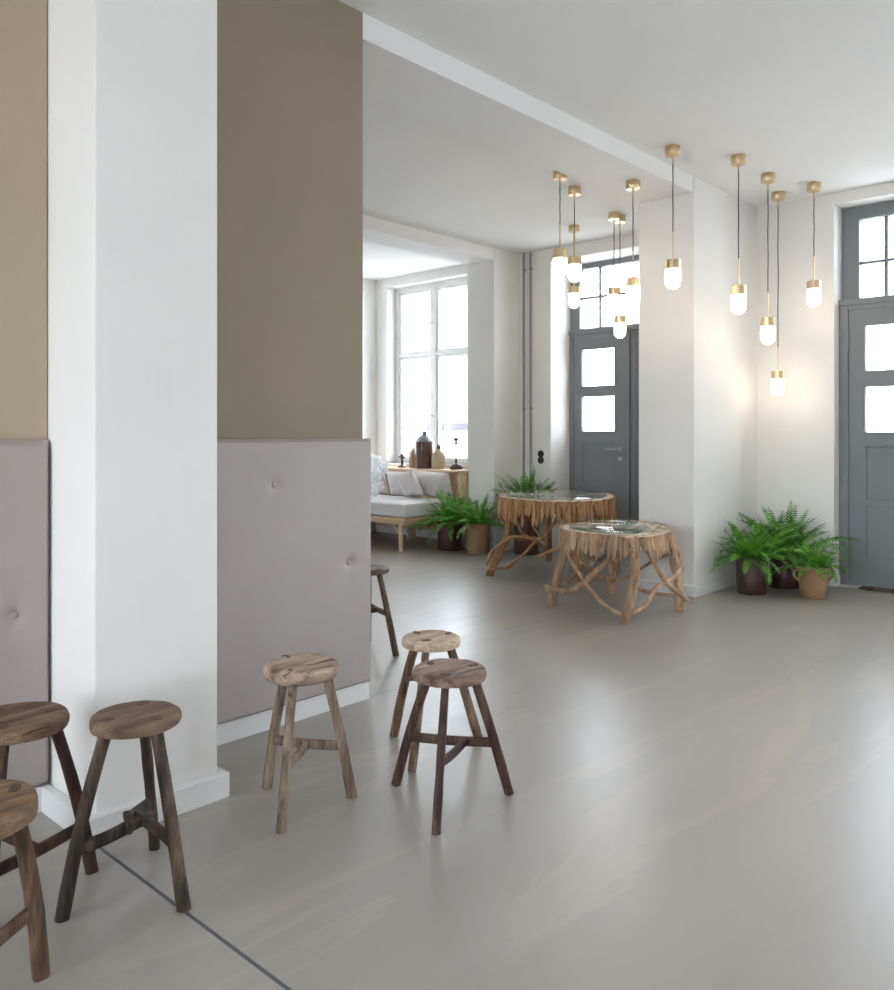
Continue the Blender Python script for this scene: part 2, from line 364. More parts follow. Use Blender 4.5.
window('window_2', XM + .2, WINM1[0], WINM1[1], WINM1[2], WINM1[3], 2.35, -.525)
window('window_3', XM + .2, WINM2[0], WINM2[1], WINM2[2], WINM2[3], 2.35, -3.15)
for i, (a, b, c, d) in enumerate(BW):
    window('window_%d' % (i + 4), X_BACK - .12, a, b, c, d, 2.4, (a + b) / 2, False, -1)
def window_y(name, y0, x0, x1, z0, z1):
    root = bpy.data.objects.new(name, None); C.objects.link(root); root.location = ((x0 + x1) / 2, y0, z0); root['kind'] = 'structure'
    xm = (x0 + x1) / 2; ya, yb = y0, y0 + .06
    obj('window_frame', boxes((x0, x0 + .06, ya, yb, z0, z1), (x1 - .06, x1, ya, yb, z0, z1), (x0 + .06, x1 - .06, ya, yb, z0, z0 + .06), (x0 + .06, x1 - .06, ya, yb, z1 - .06, z1),
                              (xm - .04, xm + .04, ya, yb, z0 + .06, z1 - .06), (x0 + .06, xm - .04, ya, yb, 2.31, 2.39), (xm + .04, x1 - .06, ya, yb, 2.31, 2.39)), M['winframe'], root, False, bevel=.005)
    obj('pane', boxes((x0 + .06, xm - .04, ya + .03, ya + .034, z0 + .06, 2.31), (xm + .04, x1 - .06, ya + .03, ya + .034, z0 + .06, 2.31),
                      (x0 + .06, xm - .04, ya + .03, ya + .034, 2.39, z1 - .06), (xm + .04, x1 - .06, ya + .03, ya + .034, 2.39, z1 - .06)), M['glass'], root, False)
window_y('window_8', Y_LEFT + .14, WL[0], WL[1], WL[2], WL[3])
# window sill of the visible window
struct('trim_sill', boxes((XF - .03, 7.735, WIN1[0] + .001, WIN1[1] - .001, .905, .93)), M['winframe'], bevel=.004)

# ---- doors (tall grey entrance doors with a glazed transom)
def door(name, xt, xd, yL, yR, leafL, leafR, ztop, zsplit, light, panes, tr, mull, munt):
    """yL > yR; xt = transom frame plane, xd = door frame plane; leafL..leafR leaf; panes list of (za, zb)"""
    root = bpy.data.objects.new(name, None); C.objects.link(root); root.location = (xd, (yL + yR) / 2, 0); root['kind'] = 'structure'
    trL, trR, tz0, tz1 = tr
    # transom light
    tf = obj('transom_frame', boxes((xt, xt + .09, trL, yL, zsplit, ztop), (xt, xt + .09, yR, trR, zsplit, ztop), (xt, xt + .09, trR, trL, tz1, ztop),
        (xt, xt + .09, trR, trL, zsplit, tz0), (xt + .02, xt + .06, mull - .014, mull + .014, tz0, tz1),
        (xt + .02, xt + .06, trR, mull - .014, munt - .012, munt + .012), (xt + .02, xt + .06, mull + .014, trL, munt - .012, munt + .012)), M['door'], root, False, bevel=.004)
    obj('pane', boxes((xt + .038, xt + .042, trR, mull - .014, tz0, munt - .012), (xt + .038, xt + .042, mull + .014, trL, tz0, munt - .012),
                      (xt + .038, xt + .042, trR, mull - .014, munt + .012, tz1), (xt + .038, xt + .042, mull + .014, trL, munt + .012, tz1)), M['glass'], tf, False)
    # jambs, head and the narrow fixed side leaf
    ltop = zsplit - .045
    obj('door_frame', boxes((xd, xd + .14, leafL, yL, 0, zsplit), (xd, xd + .14, leafR, leafL, ltop + .005, zsplit), (xd - .012, xd + .14, yR, yL, zsplit - .0, zsplit + .05),
        (xd, xd + .14, yR, yR + .06, 0, zsplit)), M['door'], root, False, bevel=.005)
    sl = obj('side_leaf', boxes((xd + .03, xd + .075, yR + .06, leafR, .0035, zsplit)), M['door'], root, False, bevel=.004)
    obj('cover_strip', boxes((xd - .004, xd + .03, leafR - .035, leafR - .004, .012, zsplit - .01), (xd + .014, xd + .03, leafR - .10, leafR - .06, .012, zsplit - .01)), M['door'], sl, False, bevel=.003)
    # leaf: built round its glazed openings and sunk panels
    x0, x1 = xd + .012, xd + .058; lf, lr = light  # light = (left y, right y) of the panes
    ys = (leafR + .003, lr, lf, leafL - .003)
    lb = [(x0, x1, ys[0], ys[1], .0035, ltop), (x0, x1, ys[2], ys[3], .0035, ltop)]
    zc = .012
    rails = []
    panels = [(.25, .70), (.745, 1.215)]
    opens = panels + sorted(panes)
    z = .0035
    for a, b in opens:
        lb.append((x0, x1, lr, lf, z, a)); z = b
    lb.append((x0, x1, lr, lf, z, ltop))
    for a, b in panels: lb.append((x0 + .010, x1 - .008, lr, lf, a, b))
    leaf = obj('door_leaf', boxes(*lb), M['door'], root, False)
    for a, b in panels:
        obj('panel_moulding', boxes((x0 - .002, x0 + .012, lr, lf, a, a + .012), (x0 - .002, x0 + .012, lr, lf, b - .012, b),
            (x0 - .002, x0 + .012, lr, lr + .012, a + .012, b - .012), (x0 - .002, x0 + .012, lf - .012, lf, a + .012, b - .012)), M['door'], leaf, False, bevel=.002)
    for a, b in panes:
        obj('pane', boxes((x0 + .02, x0 + .024, lr, lf, a, b)), M['glass'], leaf, False)
        obj('glazing_bead', boxes((x0 - .006, x0 + .012, lr - .018, lf + .018, a - .018, a), (x0 - .006, x0 + .012, lr - .018, lf + .018, b, b + .018),
            (x0 - .006, x0 + .012, lr - .018, lr, a, b), (x0 - .006, x0 + .012, lf, lf + .018, a, b)), M['door'], leaf, False, bevel=.002)
    for zz in (2.13, 1.16, .30):
        bm = bmesh.new(); sweep(bm, [(xd - .004, leafL - .004, zz - .09), (xd - .004, leafL - .004, zz + .09)], .008); obj('hinge', bm, M['door'], root)
    hy = leafR + .085
    bm = bmesh.new()
    sweep(bm, [(x0, hy, 1.138), (x0 - .012, hy, 1.138)], .026, 20); sweep(bm, [(x0 - .01, hy, 1.138), (x0 - .055, hy, 1.138)], .010, 12)
    sweep(bm, smooth_path([(x0 - .052, hy - .006, 1.138), (x0 - .056, hy + .05, 1.138), (x0 - .052, hy + .155, 1.136)]), .010, 12)
    obj('door_handle', bm, M['steel'], leaf, label='steel lever handle')
    bm = bmesh.new(); sweep(bm, [(x0, hy, 1.04), (x0 - .010, hy, 1.04)], .024, 20); sweep(bm, [(x0 - .009, hy, 1.04), (x0 - .014, hy, 1.04)], .009, 10)
    obj('lock', bm, M['steel'], leaf)
    return root
door('door_1', 7.96, 7.94, 5.438, DOOR1[0], 5.388, 4.69, 3.24, 2.44, (5.278, 4.848), [(1.344, 1.731), (1.850, 2.264)], (5.310, 4.50, 2.506, 3.18), 5.055, 2.852)
door('door_2', 7.70, 7.625, 2.405, DOORR[0], 2.33, 1.64, 3.285, 2.42, (2.195, 1.765), [(1.326, 1.711), (1.849, 2.234)], (2.262, 1.45, 2.486, 3.165), 2.055, 2.79)
struct('trim_threshold', boxes((XM + .02, 7.625, DOORR[0] + .01, 2.384, 0, .003)), M['stone'])

# ---- outside
struct('ground', boxes((8.05, 40, -40, 40, -.25, -.15), (-40, X_BACK - .3, -40, 40, -.25, -.15), (X_BACK - .3, 8.05, Y_LEFT + .3, 40, -.25, -.15)), M['stone'])
bw = thing('boundary_wall', 'pale street wall with grey coping seen through the panes of the white window', 'wall', (20, 24, -.15))
obj('wall_body', boxes((20, 20.3, 15, 34, -.15, 1.45)), M['outer'], bw, False)
obj('coping', boxes((19.9, 20.4, 15, 34, 1.45, 1.70)), M['coping'], bw, False, bevel=.02, label='grey coping course')

# ---- fixtures on the wall
for k, yy in enumerate((5.790, 5.692)):
    t = thing('heating_pipe', ('grey vertical heating pipe nearest the wall corner, left of its twin' if k == 0 else 'grey vertical heating pipe on the door side, right of its twin'), 'pipe', (7.545, yy, 0), 'vertical pipes in the corner')
    bm = bmesh.new(); sweep(bm, [(7.545, yy, 0), (7.545, yy, 1.6), (7.545, yy, CE)], .0125, 14); obj('pipe', bm, M['iron'], t)
    for zz in (3.18, 1.60):
        bm = bmesh.new(); sweep(bm, [(7.545, yy, zz - .01), (7.545, yy, zz + .01)], .018, 14)
        sweep(bm, [(7.545, yy, zz), (XF, yy - .002, zz)], .006, 8)
        sweep(bm, [(7.53, yy, zz), (7.53, yy - .045, zz)], .006, 8); obj('bracket', bm, M['iron'], t)
t = thing('wall_socket', 'black round double socket on the white wall beside the far grey door', 'socket', (XF, 5.571, 1.05), None)
for zz in (1.088, 1.016):
    bm = bmesh.new(); lathe(bm, [(0, .0), (.040, .0), (.040, .010), (.034, .016), (.024, .016), (.022, .004), (0, .004)], (0, 0, 0), 32)
    bmesh.ops.transform(bm, matrix=Matrix.Translation((XF, 5.571, zz)) @ Matrix.Rotation(-PI / 2, 4, 'Y'), verts=bm.verts)
    obj('socket_plate', bm, M['black'], t)

# ------------------------------------------------------------------ padded wall panels
def padded(x0, x1, z0, z1, yw, yf, buttons, label):
    root = thing('padded_wall_panel', label, 'wall panel', ((x0 + x1) / 2, yw, z0), 'padded wall panels')
    bm = bmesh.new(); nx = int((x1 - x0) / .016); nz = int((z1 - z0) / .016); g = []
    for j in range(nz + 1):
        row = []
        for i in range(nx + 1):
            x = x0 + (x1 - x0) * i / nx; z = z0 + (z1 - z0) * j / nz
            e = min(x - x0, x1 - x, z - z0, z1 - z); y = yf
            if e < .022: y += .022 - math.sqrt(max(0, .022 ** 2 - (.022 - e) ** 2))
            for bx, bz in buttons:
                d = math.hypot(x - bx, z - bz); a = math.atan2(z - bz, x - bx)
                y += .015 * math.exp(-(d / .025) ** 2) + .006 * math.exp(-d / .07) * (1 + .5 * math.cos(4 * a + 1))
            y += .0015 * noise.noise(Vector((x * 3, z * 2, 1)))
            row.append(bm.verts.new((x, y, z)))
        g.append(row)
    for j in range(nz):
        for i in range(nx): bm.faces.new((g[j][i], g[j][i + 1], g[j + 1][i + 1], g[j + 1][i]))
    # side faces back to the wall
    per = g[0] + [r[-1] for r in g[1:]] + g[-1][-2::-1] + [r[0] for r in g[-2:0:-1]]
    bk = [bm.verts.new((v.co.x, yw, v.co.z)) for v in per]
    for k in range(len(per)): bm.faces.new((per[k], bk[k], bk[(k + 1) % len(bk)], per[(k + 1) % len(per)]))
    bm.faces.new(bk)
    obj('upholstery', bm, M['panel'], root)
    for bx, bz in buttons:
        bm = bmesh.new(); lathe(bm, [(0, .0), (.012, 0), (.0125, .004), (.009, .008), (0, .0095)], (0, 0, 0), 20)
        bmesh.ops.transform(bm, matrix=Matrix.Translation((bx, yf + .018, bz)) @ Matrix.Rotation(PI / 2, 4, 'X'), verts=bm.verts)
        obj('button', bm, M['panel'], root)
padded(1.629, 2.735, .094, 1.283, 3.079, 3.022, [(2.161, 1.081), (2.591, .690)], 'tall padded greige wall panel right of the white pilaster, with two buttons')
padded(-.25, 1.177, .094, 1.283, 2.989, 2.95, [(1.062, .692), (.45, .692)], 'padded grey wall panel left of the white pilaster, cut by the photo edge')

# ------------------------------------------------------------------ stools
def stool(label, cx, cy, h, rad, thick, feet, mats, legw=.019, knot=False, stretch=((0, 1), .45, 2), zs=.17, ell=1.0, seed=0, inset=.5, rot=0, drop=0, pill=0):
    seatm, legm = mats
    root = thing('wooden_stool', label, 'stool', (cx, cy, 0), 'rustic wooden stools')
    # seat: worn slab
    bm = bmesh.new(); n = 48; prof = [(0, 0), (.55, 0), (.9, .0), (.975, .08), (1.0, .3), (1.0, .62), (.975, .86), (.93, .965), (.8, 1.0), (.5, .985), (0, .97)]
    if pill: prof = [(0, 0), (.55, .0), (.80, .03), (.92, .13), (.985, .32), (1.0, .52), (.985, .72), (.94, .87), (.85, .97), (.7, 1.0), (.4, .98), (0, .965)]
    rings = []
    for fr, fz in prof:
        ring = []
        for k in range(n):
            a = 2 * PI * k / n; w = 1 + .035 * noise.noise(Vector((math.cos(a) * 1.3 + seed, math.sin(a) * 1.3, 3))) + .012 * noise.noise(Vector((math.cos(a) * 6, math.sin(a) * 6, seed)))
            r = rad * fr * w; px, py = r * math.cos(a) * ell, r * math.sin(a)
            px, py = px * math.cos(rot) - py * math.sin(rot), px * math.sin(rot) + py * math.cos(rot)
            z = h - thick + fz * thick + ((.0035 if pill else .0016) * noise.noise(Vector((px * 25, py * 25, seed + fz))) if fz > .5 else 0)
            ring.append(bm.verts.new((cx + px, cy + py, z)))
            if fr == 0: break
        rings.append(ring)
    for A, B in zip(rings, rings[1:]):
        for k in range(n):
            if len(A) == 1: bm.faces.new((A[0], B[(k + 1) % n], B[k]))
            elif len(B) == 1: bm.faces.new((A[k], A[(k + 1) % n], B[0]))
            else: bm.faces.new((A[k], A[(k + 1) % n], B[(k + 1) % n], B[k]))
    seat = obj('seat', bm, seatm, root)
    cen = Vector((sum(f[0] for f in feet) / 3, sum(f[1] for f in feet) / 3)); tops = []; P = []
    for i, f in enumerate(feet):
        d = Vector((f[0] - cen.x, f[1] - cen.y)); T = Vector((cx, cy)) + d * inset
        if (T - Vector((cx, cy))).length > rad * .68: T = Vector((cx, cy)) + (T - Vector((cx, cy))).normalized() * rad * .68
        top = Vector((T.x, T.y, h - thick + .008)); bot = Vector((f[0], f[1], 0.0)); P.append((bot, top))
        ax = (top - bot).normalized()
        bow = (.010 if i == drop else .004) * (1 if seed % 2 else -1)
        out = Vector((d.x, d.y, 0)).normalized(); pts = []; rs = []
        for s in range(9):
            u = s / 8; p = bot.lerp(top, u) + out * bow * math.sin(PI * u)
            pts.append(p); k = legw * (1.0 + .10 * noise.noise(p * 14)) * (1 - .10 * u)
            rs.append((k, k * .84))
        pts[0] = Vector((bot.x, bot.y, legw * .0))
        bm = bmesh.new(); sweep(bm, pts, rs, 12, sect=3.2, up=out)
        zmin = min(v.co.z for v in bm.verts)
        for v in bm.verts:
            if v.co.z < legw: v.co.z = max(0, v.co.z)
        obj('leg', bm, legm, root)
        # tenon end showing in the seat
        tm = Vector((T.x, T.y, h - .0)); bm = bmesh.new()
        th = random.uniform(0, PI); w, l = .0125, .021
        sweep(bm, [(tm.x, tm.y, h - .012), (tm.x, tm.y, h + (-.0005 if pill else .0014))], [(l, w), (l, w)], 12, sect=3, up=(math.cos(th), math.sin(th), 0))
        obj('tenon', bm, M['tenon'], seat)
    (a, b), tt, c = stretch
    def at(i, z): bot, top = P[i]; return bot.lerp(top, z / top.z)
    A, B = at(a, zs), at(b, zs)
    if knot:
        # three curved rails that cross in the middle
        m = (at(0, zs) + at(1, zs) + at(2, zs)) / 3; m.z = zs + .03
        for i in range(3):
            e = at(i, zs + (.0 if i else .005)); dirv = (m - e); over = m + dirv.normalized() * .046
            nrm = dirv.cross(Vector((0, 0, 1))).normalized() * .014
            bm = bmesh.new()
            sweep(bm, smooth_path([e, e.lerp(m, .45) + nrm, m + nrm * .9 + Vector((0, 0, .004 * i)), over - Vector((0, 0, .012)) + nrm * .3]), (.0185, .0095), 12, sect=3)
            obj('stretcher', bm, legm, root)
    else:
        bm = bmesh.new(); mid = A.lerp(B, .5) + Vector((0, 0, -.004)); sweep(bm, smooth_path([A, mid, B]), (.017, .010), 12, sect=3.5); obj('stretcher', bm, legm, root)
        m = A.lerp(B, tt); m.z -= .003; e = at(c, zs + .01)
        bm = bmesh.new(); sweep(bm, smooth_path([e, e.lerp(m, .5) + Vector((0, 0, -.006)), m]), (.016, .0095), 12, sect=3.5); obj('stretcher', bm, legm, root)
    return root
M['tenon'] = base_mat('dark_tenon_ends', (.06, .04, .028), (.12, .08, .055), rough=.8, nscale=40)
W1 = (wood('oak_honey_x', (.08, .042, .022), (.21, .125, .07), (.33, .21, .13), 'x'), wood('oak_honey_z', (.035, .018, .010), (.11, .06, .034), (.24, .15, .095)))
W2 = (wood('oak_streak_x', (.030, .014, .009), (.14, .08, .046), (.28, .175, .108), 'x'), wood('oak_red_dark_z', (.015, .007, .005), (.048, .020, .013), (.11, .055, .036)))
W3 = (wood('elm_brown_x', (.075, .045, .028), (.155, .098, .060), (.24, .16, .102), 'x'), wood('elm_grey_dark_z', (.017, .011, .008), (.050, .033, .023), (.15, .105, .078)))
W4 = (wood('elm_bleached_x', (.14, .085, .06), (.38, .27, .20), (.54, .42, .33), 'x', .8), wood('elm_bleached_z', (.10, .07, .05), (.26, .19, .14), (.42, .33, .25), 'z', .75))
W5 = (wood('pine_pale_x', (.28, .18, .12), (.54, .41, .30), (.66, .53, .41), 'x', .8), wood('pine_brown_z', (.06, .037, .024), (.165, .107, .07), (.29, .20, .14)))
W6 = (wood('redwood_seat_x', (.085, .046, .032), (.22, .135, .098), (.37, .26, .20), 'x'), wood('redwood_leg_z', (.022, .010, .008), (.062, .030, .022), (.15, .085, .065)))
W7 = (wood('walnut_seat_x', (.06, .04, .03), (.12, .08, .06), (.2, .14, .1), 'x'), wood('walnut_leg_z', (.05, .03, .018), (.10, .062, .04), (.18, .115, .078)))

stool('worn honey brown stool cut off by the bottom left corner of the photo', .645, 2.048, .478, .132, .054,
      [(.800, 2.066), (.585, 2.19), (.565, 1.93)], W1, legw=.020, seed=1, stretch=((0, 2), .5, 1), zs=.17, inset=.62)
stool('stool with dark streaked seat and reddish legs, furthest left against the pilaster corner', .912, 2.53, .494, .140, .042,
      [(1.095, 2.452), (.86, 2.73), (.77, 2.34)], W2, legw=.019, seed=3, stretch=((0, 2), .5, 1), zs=.14, inset=.50, drop=0)
stool('dark brown three-legged stool with curved crossing rails in front of the white pilaster', 1.136, 2.262, .507, .123, .036,
      [(.932, 2.268), (1.178, 2.071), (1.293, 2.449)], W3, legw=.0185, knot=True, seed=5, zs=.17, inset=.50)
stool('bleached stool with thick lumpy seat, standing in front of the padded panel', 1.794, 2.359, .506, .132, .060,
      [(1.793, 2.563), (1.626, 2.245), (1.956, 2.275)], W4, legw=.0185, seed=7, pill=1, stretch=((0, 2), .5, 1), zs=.19, inset=.52)
stool('pale seated stool standing half hidden behind the reddish stool', 2.490, 2.394, .465, .121, .042,
      [(2.476, 2.603), (2.258, 2.274), (2.713, 2.329)], W5, legw=.0195, seed=9, stretch=((0, 2), .45, 1), zs=.27, inset=.45)
stool('reddish brown stool with splayed square legs, nearest of the pair on open floor', 2.158, 1.985, .480, .130, .040,
      [(2.134, 2.233), (1.961, 1.863), (2.359, 1.876)], W6, legw=.0175, seed=11, stretch=((0, 2), .66, 1), zs=.195, inset=.48)
stool('dark stool partly hidden behind the free end of the dividing wall', 3.40, 3.80, .492, .128, .034,
      [(3.51, 3.92), (3.38, 3.536), (3.19, 3.86)], W7, legw=.0185, seed=13, stretch=((0, 1), .5, 2), zs=.235, inset=.5)

# ------------------------------------------------------------------ driftwood tables
def closed_spline(pts, n):
    P = [Vector((p[0], p[1], 0)) for p in pts]; m = len(P); out = []
    for i in range(m):
        p0, p1, p2, p3 = P[i - 1], P[i], P[(i + 1) % m], P[(i + 2) % m]
        for k in range(12):
            t = k / 12; out.append(.5 * ((2 * p1) + (p2 - p0) * t + (2 * p0 - 5 * p1 + 4 * p2 - p3) * t * t + (3 * p1 - p0 - 3 * p2 + p3) * t ** 3))
    L = [0]
    for i in range(len(out)): L.append(L[-1] + (out[(i + 1) % len(out)] - out[i]).length)
    res = []; j = 0
    for k in range(n):
        s = L[-1] * k / n
        while L[j + 1] < s: j += 1
        u = (s - L[j]) / (L[j + 1] - L[j]); res.append(out[j].lerp(out[(j + 1) % len(out)], u))
    return res
def drift_table(label, h, outline, glass, feet, tops, faces, wm, topm, nslat, slat, seed, midpts):
    cx = sum(p[0] for p in outline) / len(outline); cy = sum(p[1] for p in outline) / len(outline)
    root = thing('driftwood_table', label, 'table', (cx, cy, 0), 'driftwood tables with glass tops')
    rnd = random.Random(seed)
    O = closed_spline(outline, 72); area = sum(O[i].x * O[(i + 1) % 72].y - O[(i + 1) % 72].x * O[i].y for i in range(72))
    sgn = 1 if area > 0 else -1
    bm = bmesh.new(); r = []
    for s, z in ((1, h - .045), (1.0, h - .004), (.97, h)):
        r.append([bm.verts.new((cx + (p.x - cx) * s, cy + (p.y - cy) * s, z)) for p in O])
    for A, B in zip(r, r[1:]):
        for k in range(72): bm.faces.new((A[k], A[(k + 1) % 72], B[(k + 1) % 72], B[k]))
    bm.faces.new(r[0]); bm.faces.new(r[-1])
    obj('table_top', bm, topm, root)
    # short chips laid on the rim as a mosaic
    G = closed_spline(glass, 64)
    bm = bmesh.new(); r = []
    for s, z in ((.994, h + .0045), (1, h + .006), (1, h + .011), (.994, h + .0125)):
        gx = sum(p.x for p in G) / 64; gy = sum(p.y for p in G) / 64
        r.append([bm.verts.new((gx + (p.x - gx) * s, gy + (p.y - gy) * s, z)) for p in G])
    bm.faces.new(r[0]); bm.faces.new(r[-1])
    for A, B in zip(r, r[1:]):
        for k in range(64): bm.faces.new((A[k], A[(k + 1) % 64], B[(k + 1) % 64], B[k]))
    gt = obj('glass_top', bm, M['tableglass'], root); gt.data.materials.append(M['glassedge'])
    for f in gt.data.polygons:
        if abs(f.normal.z) < .9: f.material_index = 1
    # fringe of hanging driftwood slats
    S = closed_spline(outline, nslat)
    for k in range(nslat):
        p = S[k]; t = (S[(k + 1) % nslat] - S[k - 1]).normalized(); out = Vector((t.y, -t.x, 0)) * sgn
        pitch = (S[(k + 1) % nslat] - p).length
        L = slat * rnd.uniform(.68, 1.22); w = pitch * rnd.uniform(.44, .56); o = rnd.uniform(.006, .016)
        tilt = t * rnd.uniform(-.06, .06); a = p + out * o; z1 = h + rnd.uniform(-.004, .004)
        pts = [Vector((a.x, a.y, z1)), Vector((a.x, a.y, z1 - L * .3)) + tilt * L * .3, Vector((a.x, a.y, z1 - L * .8)) + out * .012 + tilt * L * .8,
               Vector((a.x, a.y, z1 - L * rnd.uniform(.90, .95))) + out * .014 + tilt * L, Vector((a.x, a.y, z1 - L)) + out * .014 + tilt * L]
        th = rnd.uniform(.007, .011); bm = bmesh.new()
        sweep(bm, pts, [(w * .9, th), (w, th), (w * .85, th), (w * .5, th * .8), (w * .12, th * .4)], 8, up=t)
        obj('fringe_slat', bm, wm, root)
    # legs
    for i, (f, tp) in enumerate(zip(feet, tops)):
        f = Vector(f); tp = Vector(tp); bm = bmesh.new(); mids = midpts[i]
        pts = [f] + [Vector(m) for m in mids] + [tp]
        branch(bm, pts, .040, .034, 12, .09, 6, seed + i)
        for v in bm.verts: v.co.z = max(0, min(v.co.z, h - .01)) if True else 0
        obj('leg', bm, wm, root)
    # twisted braces
    for i, j, pts, r0, r1 in faces:
        A0, A1, B0, B1 = Vector(feet[i]), Vector(tops[i]), Vector(feet[j]), Vector(tops[j])
        d = (B0 - A0); out = Vector((d.y, -d.x, 0)).normalized()
        mid = (A0 + B0) / 2
        if out.dot(mid - Vector((cx, cy, 0))) < 0: out = -out
        P = []
        for t_, z_, o_ in pts:
            a = A0.lerp(A1, z_ / h); b = B0.lerp(B1, z_ / h); q = a.lerp(b, t_); q.z = z_; P.append(q + out * o_)
        bm = bmesh.new(); branch(bm, P, r0, r1, 9, .12, 7, seed + len(P) * 3 + i)
        for v in bm.verts: v.co.z = max(.003, v.co.z)
        obj('brace', bm, wm, root)
    return root
# small table (nearest)
T2O = [(5.22, 3.64), (5.07, 3.42), (5.04, 3.15), (5.02, 2.97), (5.19, 2.86), (5.44, 2.88), (5.68, 2.99), (5.90, 3.16), (6.00, 3.37), (5.98, 3.66), (5.62, 3.78)]
T2G = [(5.31, 3.64), (5.10, 3.42), (5.075, 3.18), (5.16, 3.03), (5.36, 3.01), (5.66, 3.17), (5.87, 3.40), (5.90, 3.64), (5.62, 3.745)]
F2 = [(5.168, 3.705, 0), (5.022, 2.979, 0), (5.669, 2.901, 0), (5.93, 3.64, 0)]
P2 = [(5.26, 3.57, .57), (5.10, 2.96, .57), (5.62, 2.96, .58), (5.86, 3.55, .57)]
drift_table('smaller low driftwood table with green-tinted glass, the nearer of the two', .60, T2O, T2G, F2, P2, [
    (0, 1, [(-.15, .14, .03), (.12, .14, .05), (.35, .17, .05), (.62, .34, .05), (.78, .43, .05), (1.0, .50, .06), (1.12, .52, .06)], .022, .020),
    (0, 1, [(-.05, .50, .03), (.08, .42, .04), (.25, .33, .04), (.55, .20, .05), (.80, .10, .05), (1.02, .075, .05)], .018, .017),
    (1, 2, [(.0, .58, .03), (.25, .50, .04), (.40, .40, .05), (.65, .24, .06), (.9, .14, .06), (1.08, .07, .06)], .019, .020),
    (1, 2, [(.0, .08, .05), (.22, .11, .05), (.45, .22, .05), (.75, .26, .06), (1.02, .33, .06)], .017, .018),
    (1, 2, [(.15, .52, -.10), (.35, .38, -.12), (.40, .22, -.10), (.65, .15, -.06), (.95, .12, -.02)], .015, .014),
    (2, 3, [(.02, .53, .02), (.08, .42, .02), (.3, .34, -.02), (.7, .18, -.04), (1.0, .09, -.05)], .016, .016),
    (2, 2 - 1, [(-.06, .58, -.02), (-.16, .48, -.02), (-.16, .32, -.01), (-.02, .20, .0)], .026, .018),
    (3, 0, [(0, .12, .02), (.3, .18, .02), (.6, .34, .02), (.95, .52, .02)], .024, .018),
    (3, 0, [(0, .40, .02), (.25, .30, .02), (.45, .33, .03), (.8, .15, .03), (1.0, .14, .03)], .012, .016),
    (0, 1, [(.05, .48, -.08), (.1, .36, -.1), (.28, .33, -.12), (.4, .48, -.1)], .011, .009),
], M['drift'], M['mosaic'], 84, .155, 21,
    [[(5.19, 3.67, .2), (5.23, 3.62, .42)], [(5.02, 2.93, .2), (5.07, 2.925, .38)], [(5.69, 2.925, .2), (5.66, 2.95, .4)], [(5.92, 3.63, .2), (5.88, 3.58, .4)]])
# larger table (farther)
T1O = [(6.24, 5.06), (5.93, 4.78), (5.83, 4.45), (5.85, 4.18), (6.10, 3.98), (6.50, 4.00), (6.92, 4.25), (7.15, 4.55), (7.05, 4.98), (6.66, 5.22)]
T1G = [(6.26, 5.02), (5.99, 4.76), (5.885, 4.45), (5.91, 4.20), (6.12, 4.04), (6.48, 4.06), (6.87, 4.29), (7.08, 4.57), (6.99, 4.94), (6.65, 5.16)]
F1 = [(5.88, 4.913, 0), (6.20, 4.16, 0), (6.88, 4.16, 0), (7.0, 5.044, 0)]
P1 = [(6.13, 4.88, .70), (6.13, 4.15, .70), (6.80, 4.25, .70), (6.86, 4.95, .70)]
drift_table('larger round driftwood table with clear glass, standing behind the smaller one', .73, T1O, T1G, F1, P1, [
    (0, 1, [(-.02, .05, .05), (.10, .08, .05), (.22, .10, .05), (.38, .22, .05), (.52, .35, .04), (.62, .40, .04), (.78, .55, .03), (.95, .68, .02)], .014, .013),
    (0, 1, [(-.06, .10, .04), (-.02, .22, .04), (.14, .34, .05), (.22, .37, .05), (.45, .37, .04), (.6, .38, .04), (.72, .50, .03), (.86, .66, .02)], .016, .013),
    (0, 1, [(.10, .60, .02), (.22, .50, .03), (.34, .40, .05), (.5, .36, .05)], .012, .011),
    (0, 1, [(.32, .60, -.02), (.42, .47, -.04), (.55, .38, .0), (.62, .34, .03)], .012, .010),
    (0, 1, [(.55, .20, .0), (.8, .30, .02), (1.0, .38, .03)], .016, .015),
    (1, 2, [(.0, .10, .04), (.3, .22, .04), (.6, .42, .04), (.95, .62, .03)], .018, .015),
    (1, 2, [(.05, .55, .03), (.4, .33, .04), (.7, .2, .04), (1.0, .12, .04)], .015, .017),
    (3, 0, [(0, .12, .03), (.3, .26, .03), (.6, .30, .03), (1.0, .52, .03)], .017, .014),
    (2, 3, [(0, .18, .03), (.4, .3, .03), (.7, .42, .03), (1.0, .55, .03)], .017, .014),
], M['drift_warm'], M['mosaic'], 92, .205, 33,
    [[(5.98, 4.90, .16), (6.10, 4.88, .34), (6.13, 4.88, .52)], [(6.16, 4.16, .3)], [(6.84, 4.2, .35)], [(6.93, 5.0, .35)]])

